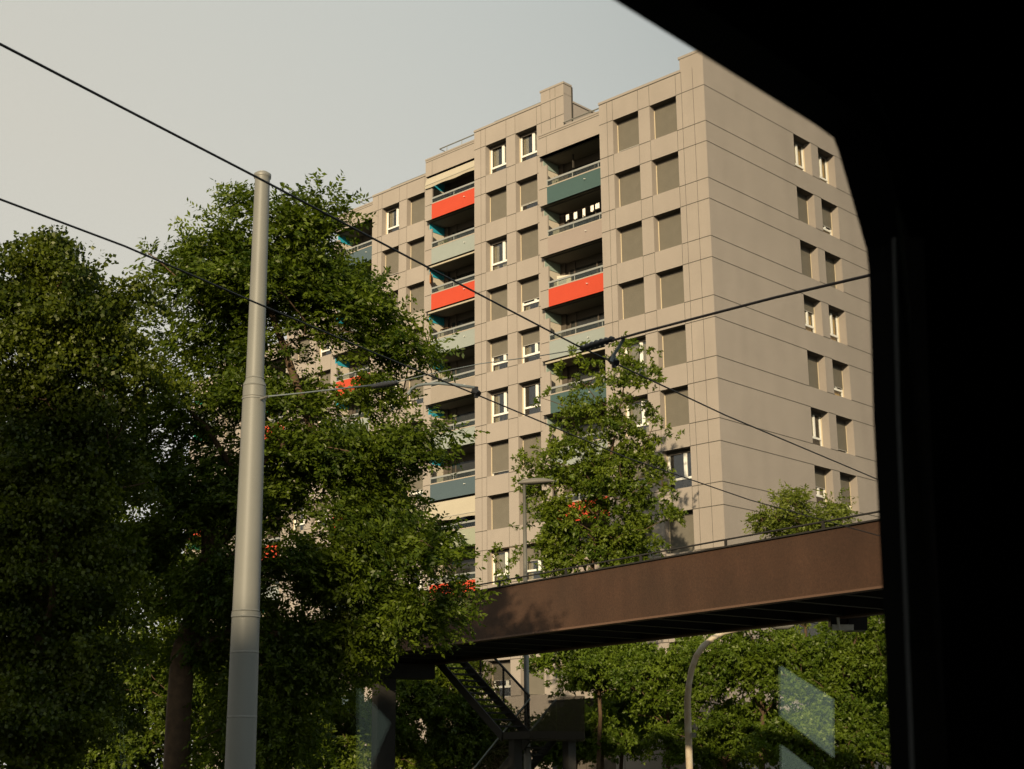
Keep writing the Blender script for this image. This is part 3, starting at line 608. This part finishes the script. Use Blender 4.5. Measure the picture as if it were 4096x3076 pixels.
def mesh_np(name, V, mat, nv=4):
    me = bpy.data.meshes.new(name); n = len(V) // nv; me.vertices.add(len(V)); me.vertices.foreach_set('co', V.astype(np.float32).ravel())
    me.loops.add(len(V)); me.loops.foreach_set('vertex_index', np.arange(len(V), dtype=np.int32)); me.polygons.add(n)
    me.polygons.foreach_set('loop_start', np.arange(0, len(V), nv, dtype=np.int32)); me.polygons.foreach_set('loop_total', np.full(n, nv, np.int32))
    me.materials.append(mat); me.update(calc_edges=True); me.validate(); return me
def tree(name, label, base, ells, D, n_cl, per, cr, size, leafm, shape, seed, trunk_r=.22, stem=None, group='trees along the street', depth_f=.8, droop=.3, shell=.35, sub=1.9, layer=.7):
    """ells: (cx, cy, rx, ry, weight) crown lobes measured in 2212-wide display pixels at optical depth D"""
    rs = np.random.RandomState(seed); k = 4096 / 2212
    E = [(at(e[0] * k, e[1] * k, D + (e[5] if len(e) > 5 else 0)), e[2] * k * D / 5825.9, e[3] * k * D / 5825.9, e[4]) for e in ells]
    w = np.array([e[1] * e[2] * e[1] ** .5 * e[3] for e in E]); w /= w.sum()
    base = np.array(base, float); fh = np.array([CF[0], CF[1], 0]); fh /= np.linalg.norm(fh); rh = np.array([fh[1], -fh[0], 0])
    C = []
    per_sub = 9
    for e, c in zip(E, rs.multinomial(max(1, n_cl // per_sub), w)):
        d = rs.normal(0, 1, (c, 3)); d /= np.linalg.norm(d, axis=1)[:, None]; r = rs.uniform(0, 1, c) ** shell
        # several smaller lobes make the outline uneven
        wob = 1 + .22 * np.sin(d[:, 0] * 6 + seed + e[0][0]) * np.cos(d[:, 2] * 7 + seed * 2 + e[0][2]) + .16 * np.sin(d[:, 1] * 11 + d[:, 2] * 9 + e[0][1])
        q = d * (r * wob)[:, None]
        c0 = (e[0] + q[:, :1] * e[1] * rh + q[:, 1:2] * min(e[1], 3.2) * depth_f * fh + q[:, 2:3] * e[2] * UP)
        if not len(c0): continue
        sr = cr * sub * rs.uniform(.55, 1.35, len(c0)); o2 = rs.normal(0, 1, (len(c0), per_sub, 3)); o2 /= np.linalg.norm(o2, axis=2)[:, :, None]; o2[:, :, 2] = (np.abs(o2[:, :, 2]) - .25) * layer if layer < .9 else o2[:, :, 2] * layer
        C.append((c0[:, None, :] + o2 * (rs.uniform(.3, 1, (len(c0), per_sub, 1)) ** .5) * sr[:, None, None]).reshape(-1, 3))
    C = np.concatenate(C); 
    C = C[C[:, 2] > .9]
    R = cr * rs.uniform(.45, 1.45, len(C))
    t = thing(name, label, 'tree', tuple(base), group)
    V = leaves_mesh(C - base, R, per, size, rs, shape, droop)
    link('crown', mesh_np('crown', V, leafm), t)
    # trunk and limbs: every clump hangs on a limb that joins the stem lower down
    cen = sum(e[0] * e[3] for e in E) / sum(e[3] for e in E)
    top = max(C[:, 2]); st = [base] + ([np.array(p) for p in stem] if stem else [base + (cen - base) * .35 + (0, 0, .4)]) + [cen, cen * .35 + np.array([*C[np.argmax(C[:, 2])][:2], top]) * .65]
    mb = MB(); nn = len(st); fine = []
    for i in range(nn - 1):
        for q in range(4): fine.append(st[i] * (1 - q / 4) + st[i + 1] * q / 4 + rs.normal(0, .03, 3) * (1 if (i or q) else 0))
    fine.append(st[-1]); fr = np.linspace(1, .18, len(fine)); mb.tube([p - base for p in fine], list(trunk_r * fr), 10)
    fine = np.array(fine); nodes = [(p, trunk_r * f) for p, f in zip(fine, fr)]
    nodes = nodes[max(2, len(nodes) // 5):]
    pick = rs.permutation(len(C))[:min(len(C), 130)]; pick = sorted(pick, key=lambda i: np.linalg.norm(C[i] - cen))
    NP = [n_[0] for n_ in nodes]; NR = [n_[1] for n_ in nodes]
    for i in pick:
        c = C[i]; A = np.array(NP); dd = np.linalg.norm(A - c, axis=1) + np.maximum(0, A[:, 2] - c[2] + .3) * 1.5; j = int(np.argmin(dd)); a = A[j]; r0 = max(.02, NR[j] * .55)
        mid = (a + c) / 2 + rs.normal(0, .12, 3) * np.linalg.norm(c - a) * .5 + (0, 0, .08 * np.linalg.norm(c - a)); mb.tube([a - base, mid - base, c - base], [r0, r0 * .7, max(.012, r0 * .35)], 5, caps=False)
        NP += [mid, c]; NR += [r0 * .7, r0 * .4]
    mb.obj('trunk', M['bark'], t, True)
    return t, C
def ground(px, py, D): p = at(px, py, D); return (p[0], p[1], 0)
# big locust in front of the bridge
tree('locust_tree', 'large dark feathery tree behind the mast, reaching over the left of the footbridge', ground(690, 3076, 31),
     [(510, 500, 75, 70, 1.), (485, 440, 50, 28, 1.2), (650, 480, 70, 55, 1.1), (690, 470, 30, 22, 1.2), (810, 585, 26, 20, 1.6), (312, 715, 45, 50, 1.1), (835, 700, 40, 40, 1.2), (680, 620, 70, 55, 1.), (445, 600, 80, 60, .9), (560, 600, 130, 80, .8), (665, 560, 70, 80, 1.1), (345, 640, 50, 40, .9), (735, 625, 50, 40, 1.), (785, 690, 62, 42, 1.2),
      (640, 720, 110, 70, .7), (470, 760, 130, 70, .5), (335, 760, 60, 50, .7), (330, 860, 80, 60, .8), (820, 770, 75, 50, 1.2), (780, 850, 70, 45, 1.3), (600, 850, 110, 55, .9), (700, 960, 120, 60, 1.2), (400, 900, 110, 70, .8), (870, 960, 70, 32, 2., -1), (950, 945, 55, 24, 3.2, -1), (940, 1010, 40, 22, 2.6, -1),
      (780, 1090, 110, 65, 1.2), (880, 1190, 95, 50, 1.3, -1), (960, 1240, 40, 28, 1.2, -1), (560, 1080, 120, 80, 1.), (380, 1060, 120, 80, 1.), (250, 1010, 80, 60, .8), (700, 1230, 130, 70, 1.2), (480, 1260, 130, 80, 1.), (880, 1310, 100, 55, 1.3, -1), (250, 1220, 110, 80, 1.),
      (680, 1390, 130, 70, 1.2), (900, 1375, 75, 30, 1.2, -1), (450, 1420, 120, 70, .9), (620, 1520, 110, 70, 1.1), (520, 1600, 120, 60, 1.1), (740, 1490, 50, 60, 1.)],
     31, 1900, 153, .41, .115, M['leaf_locust'], 'pinnate', 11, .30, stem=[at(735, 2600, 31), at(830, 2300, 31), at(850, 1950, 31)])
tree('linden_tree', 'dark broad tree at the far left edge with yellow-green top', ground(120, 3076, 26),
     [(35, 520, 60, 50, 1.1), (110, 560, 60, 45, 1.1), (60, 640, 100, 80, 1.3), (165, 650, 50, 45, 1.1), (228, 650, 26, 52, .8), (262, 690, 36, 55, 1.), (235, 735, 70, 50, 1.), (250, 830, 80, 60, .9), (120, 760, 120, 90, 1.3), (50, 900, 120, 120, 1.4), (200, 900, 90, 70, 1.), (130, 1050, 130, 110, 1.3), (60, 1250, 140, 150, 1.4), (170, 1320, 100, 120, 1.3), (80, 1520, 160, 150, 1.4)],
     26, 1300, 180, .38, .08, M['leaf_linden'], 'round', 5, .3, droop=.5, shell=.5)
# tree behind the bridge in the middle
tree('young_oak', 'sparse bright green tree rising behind the footbridge in front of the second balcony stack', ground(2400, 3076, 58),
     [(1360, 730, 32, 22, .9), (1340, 790, 70, 32, .9), (1240, 790, 35, 28, .7), (1290, 830, 75, 40, 1.), (1400, 830, 40, 30, 1.), (1240, 880, 45, 35, .9), (1330, 890, 80, 45, 1.1), (1420, 910, 45, 32, 1.), (1300, 960, 90, 40, 1.1), (1290, 1030, 90, 45, 1.), (1340, 1090, 110, 45, 1.), (1190, 1080, 60, 35, .9), (1290, 1180, 120, 35, 1.), (1160, 1200, 60, 35, .9), (1380, 990, 90, 45, 1.), (1170, 1010, 55, 30, 1.), (1250, 1050, 100, 45, 1.1), (1490, 1035, 60, 14, 2.), (1500, 1170, 50, 16, .9),
      (1110, 1060, 42, 24, .9), (1400, 1090, 75, 50, .9), (1200, 1120, 85, 45, 1.1), (1310, 1140, 90, 50, 1.1), (1440, 1170, 75, 28, .9), (1230, 1200, 95, 45, 1.2), (1360, 1190, 80, 40, 1.), (1100, 1230, 60, 24, .8)],
     58, 840, 72, .36, .16, M['leaf_oak'], 'star', 23, .15, stem=[at(2390, 2600, 58), at(2370, 2250, 58)], depth_f=.6, shell=.6, sub=2.6, layer=1.1)
tree('small_maple', 'small round yellow-green tree top above the footbridge before the blank end wall', ground(3200, 3076, 57),
     [(1740, 1090, 60, 30, 1.), (1690, 1120, 42, 28, 1.), (1790, 1115, 45, 22, .9), (1750, 1140, 75, 28, 1.), (1660, 1155, 30, 14, .8), (1840, 1135, 30, 12, .8), (1750, 1200, 80, 40, 1.), (1745, 1300, 90, 60, 1.)],
     57, 260, 81, .40, .14, M['leaf_yellow'], 'pinnate', 31, .10, depth_f=.7)
# trees seen under the bridge
under = [(1290, 1440, 120, 75, 56, 'first bright leafy tree under the footbridge, behind the straight lamp post'), (1440, 1470, 120, 100, 54, 'dense green tree under the footbridge around the curved lamp'),
         (1640, 1430, 140, 100, 52, 'bright green tree under the middle of the footbridge, right of the curved lamp'), (1830, 1430, 130, 120, 50, 'bright green tree under the footbridge next to the black window frame'), (1560, 1590, 140, 90, 53, 'low green tree at the bottom edge right of the curved lamp'), (1790, 1590, 160, 90, 49, 'lowest bright tree at the bottom right beside the window frame'),
         (1340, 1560, 130, 90, 60, 'low dense tree hiding the foot of the block between the two lamps'), (1880, 1520, 80, 120, 56, 'tall narrow tree under the footbridge touching the black frame'),
         (1240, 1590, 100, 60, 57, 'shaded low tree at the bottom behind the stair landing')]
for i, (cx, cy, rx, ry, D, lab) in enumerate(under):
    tree('street_tree', lab, ground(cx * 1.8517, 3076, D), [(cx, cy, rx * .95, ry * .85, 1.6), (cx - rx * .7, cy + 10, rx * .5, ry * .6, 1.), (cx + rx * .7, cy - 8, rx * .5, ry * .65, 1.), (cx, cy + ry * .5, rx * .8, ry * .5, 1.), (cx + rx * .2, cy - ry * .5, rx * .5, ry * .4, 1.)],
         D, 370, 99, .44, .15, M['leaf_bright'], 'star', 40 + i, .13, group='trees beyond the footbridge', depth_f=.7, shell=.6)
tree('street_tree', 'dark tree filling the gap behind the stair flights', ground(1850, 3076, 57), [(960, 1490, 90, 60, 1.3), (1010, 1570, 110, 70, 1.3), (1060, 1640, 130, 60, 1.), (900, 1450, 70, 50, 1.), (1010, 1450, 50, 40, 1.)],
     57, 720, 81, .5, .15, M['leaf_locust'], 'star', 63, .18, group='trees beyond the footbridge', shell=.6)
tree('street_tree', 'green tree beyond the footbridge between the mast and the stairs', ground(1560, 3076, 56), [(820, 1540, 120, 80, 1.), (930, 1500, 80, 60, 1.), (720, 1560, 120, 90, 1.), (860, 1640, 140, 60, 1.)],
     56, 560, 81, .5, .17, M['leaf_oak'], 'star', 61, .18, group='trees beyond the footbridge')
tree('street_tree', 'dark background tree between the two big left trees, low behind them', ground(500, 3076, 52), [(300, 1120, 180, 120, .9), (330, 1300, 150, 120, 1.), (200, 1420, 160, 120, 1.), (430, 1480, 170, 140, 1.2), (300, 1560, 250, 120, 1.2), (600, 1560, 150, 100, 1.), (300, 1660, 260, 60, 1.2), (640, 1670, 200, 50, 1.)],
     52, 1800, 81, .55, .17, M['leaf_locust'], 'star', 62, .2, group='trees beyond the footbridge')

# unseen block added behind the tram to shade the mast foot and left trees
def sq(s_, q, z): return (CAM[0] + s_ * .555 + q * .832, CAM[1] - s_ * .832 + q * .555, z)
ob = thing('shade_block', 'unseen plain concrete block added behind the tram to cast shade', 'building', sq(28, -10, 0)); ol = np.array(ob.location)
for nm, q0, q1, h in (('wall', -11.2, 8, 18.3), ('shade_tower', -42, -11.21, 24.2)):
    mb = MB(); mb.box((28, q0, 0), (40, q1, h), 0, lambda a, b, c: tuple(np.array(sq(a, b, c)) - ol)); mb.obj(nm, M['concrete'], ob)
    mb = MB(); mb.box((27.8, q0, h + .001), (40.2, q1, h + .3), 0, lambda a, b, c: tuple(np.array(sq(a, b, c)) - ol)); mb.obj('roof', M['coping'], ob)

# ------------------------------------------------------------------ the tram the photograph is taken from
tram = thing('tram', 'black tram interior with slanted window edge filling the right of the view', 'tram', tuple(tr(0, 0, -CAM[2])))
tl = np.array(tram.location); LW = .50
def on_glass(px, py, l=LW):
    d = CF + (px - 2048) / 5825.9 * CR - (py - 1538) / 5825.9 * CU; s = l / d.dot(TL); q = d * s; return (q.dot(TF), q[2])
def tpt(f, l, z): return tuple(tr(f, l, z) - tl)
edge = [on_glass(x, y) for x, y in ((2100, -222), (2455, 0), (2900, 276), (3260, 499), (3333, 552), (3352, 600), (3466, 1000), (3476, 1100), (3493, 1666), (3528, 2330), (3560, 3076), (3580, 3500))]
FR, ZT, ZB = 16., .95, -1.9
def prism(mb, poly, l0, l1, mi=0):
    a = [tpt(f, l0, z) for f, z in poly]; b = [tpt(f, l1, z) for f, z in poly]; mb.quad(a, mi); mb.quad(b[::-1], mi)
    for i in range(len(poly)): mb.quad([a[i], b[i], b[(i + 1) % len(poly)], a[(i + 1) % len(poly)]], mi)
mb = MB(); ex = [(-3., edge[0][1] + .05 * 0)] + edge
for i in range(len(edge) - 1):      # strips from the edge up to the ceiling, then forward
    (f0, z0), (f1, z1) = edge[i], edge[i + 1]
    if z1 > .0 and i < 4: prism(mb, [(f0, z0), (f1, z1), (f1, ZT), (f0, ZT)], LW - .05, LW)
    else: prism(mb, [(f0, z0), (f1, z1), (FR, z1), (FR, z0)], LW - .05, LW)
prism(mb, [(edge[4][0], edge[4][1]), (FR, edge[4][1]), (FR, ZT), (edge[4][0], ZT)], LW - .05, LW)
prism(mb, [(-3, edge[0][1]), (edge[0][0], edge[0][1]), (edge[0][0], ZT), (-3, ZT)], LW - .05, LW)
zb = edge[-1][1]; prism(mb, [(-3, ZB), (FR, ZB), (FR, zb), (-3, zb)], LW - .05, LW); prism(mb, [(-3, zb), (-.7, zb), (-.7, edge[0][1]), (-3, edge[0][1])], LW - .05, LW)
mb.obj('window_frame', M['black'], tram)
mb = MB(); g0 = [on_glass(x, y, LW - .054) for x, y in ((3580, 950), (3695, 950), (3720, 1700), (3790, 3076), (3800, 3400), (3665, 3400), (3655, 3076), (3600, 1700))]; prism(mb, g0, LW - .0545, LW - .0505)
mb.obj('pillar_trim', M['grey_trim'], tram, bevel=.004)
mb = MB(); zg = min(e[1] for e in edge) - .02; prism(mb, [(-.75, zg), (edge[-1][0] + .02, zg), (edge[4][0] + .02, edge[4][1]), (edge[1][0] + .1, ZT - .05), (-.75, ZT - .05)], LW - .062, LW - .056); mb.obj('window_pane', M['tram_glass'], tram)
mb = MB(); mb.box((-3, -2.05, ZT), (FR, LW + .05, ZT + .06), 0, tpt); mb.obj('ceiling', M['black'], tram)
mb = MB(); mb.box((-3, -2.05, ZB - .06), (FR, LW + .05, ZB), 0, tpt); mb.obj('floor', M['black'], tram)
mb = MB(); mb.box((-3.06, -2.05, ZB), (-3, LW + .05, ZT), 0, tpt); mb.obj('rear_wall', M['black'], tram)
mb = MB(); mb.box((FR, -2.05, ZB), (FR + .06, LW + .05, ZT), 0, tpt); mb.obj('front_wall', M['black'], tram)
# right-hand wall; openings shaped for pale reflections, the first added to light the trim
def mirrored(px, py, l):
    d = CF + (px - 2048) / 5825.9 * CR - (py - 1538) / 5825.9 * CU; s = (2 * (LW - .059) - l) / d.dot(TL); q = d * s; return (q.dot(TF), q[2])
RW = -2.0
holes = [[(-2.7, -.6), (-.6, -.6), (-.6, .85), (-2.7, .85)]] + [[mirrored(x, y, RW) for x, y in P] for P in ([(3118, 2640), (3362, 2795), (3364, 3055), (3118, 2862)], [(3122, 2952), (3300, 3090), (3122, 3090)], [(1430, 2700), (1600, 2890), (1520, 3080), (1430, 3080)], [(455, 2300), (478, 2300), (545, 3090), (490, 3090)])]
hb = [(min(p[0] for p in h), max(p[0] for p in h), min(p[1] for p in h), max(p[1] for p in h)) for h in holes]
print('reflection openings', [[round(float(v), 2) for v in h] for h in hb])
# triangulated wall with polygon holes
import mathutils.geometry as mg
F2 = max(FR, max(h[1] for h in hb) + .5)
outer = [Vector((-3, ZB, 0)), Vector((F2, ZB, 0)), Vector((F2, ZT, 0)), Vector((-3, ZT, 0))]
loops = [outer] + [[Vector((p[0], p[1], 0)) for p in h] for h in holes]
allp = [p for l_ in loops for p in l_]; tris = mg.tessellate_polygon(loops)
mb = MB()
for t3 in tris:
    for l_ in (RW, RW - .04): mb.quad([tpt(allp[i].x, l_, allp[i].y) for i in t3])
for l_ in loops:
    for i in range(len(l_)):
        a, b = l_[i], l_[(i + 1) % len(l_)]; mb.quad([tpt(a.x, RW, a.y), tpt(b.x, RW, b.y), tpt(b.x, RW - .04, b.y), tpt(a.x, RW - .04, a.y)])
mb.obj('side_wall', M['black'], tram)
print('objects', len(bpy.data.objects))
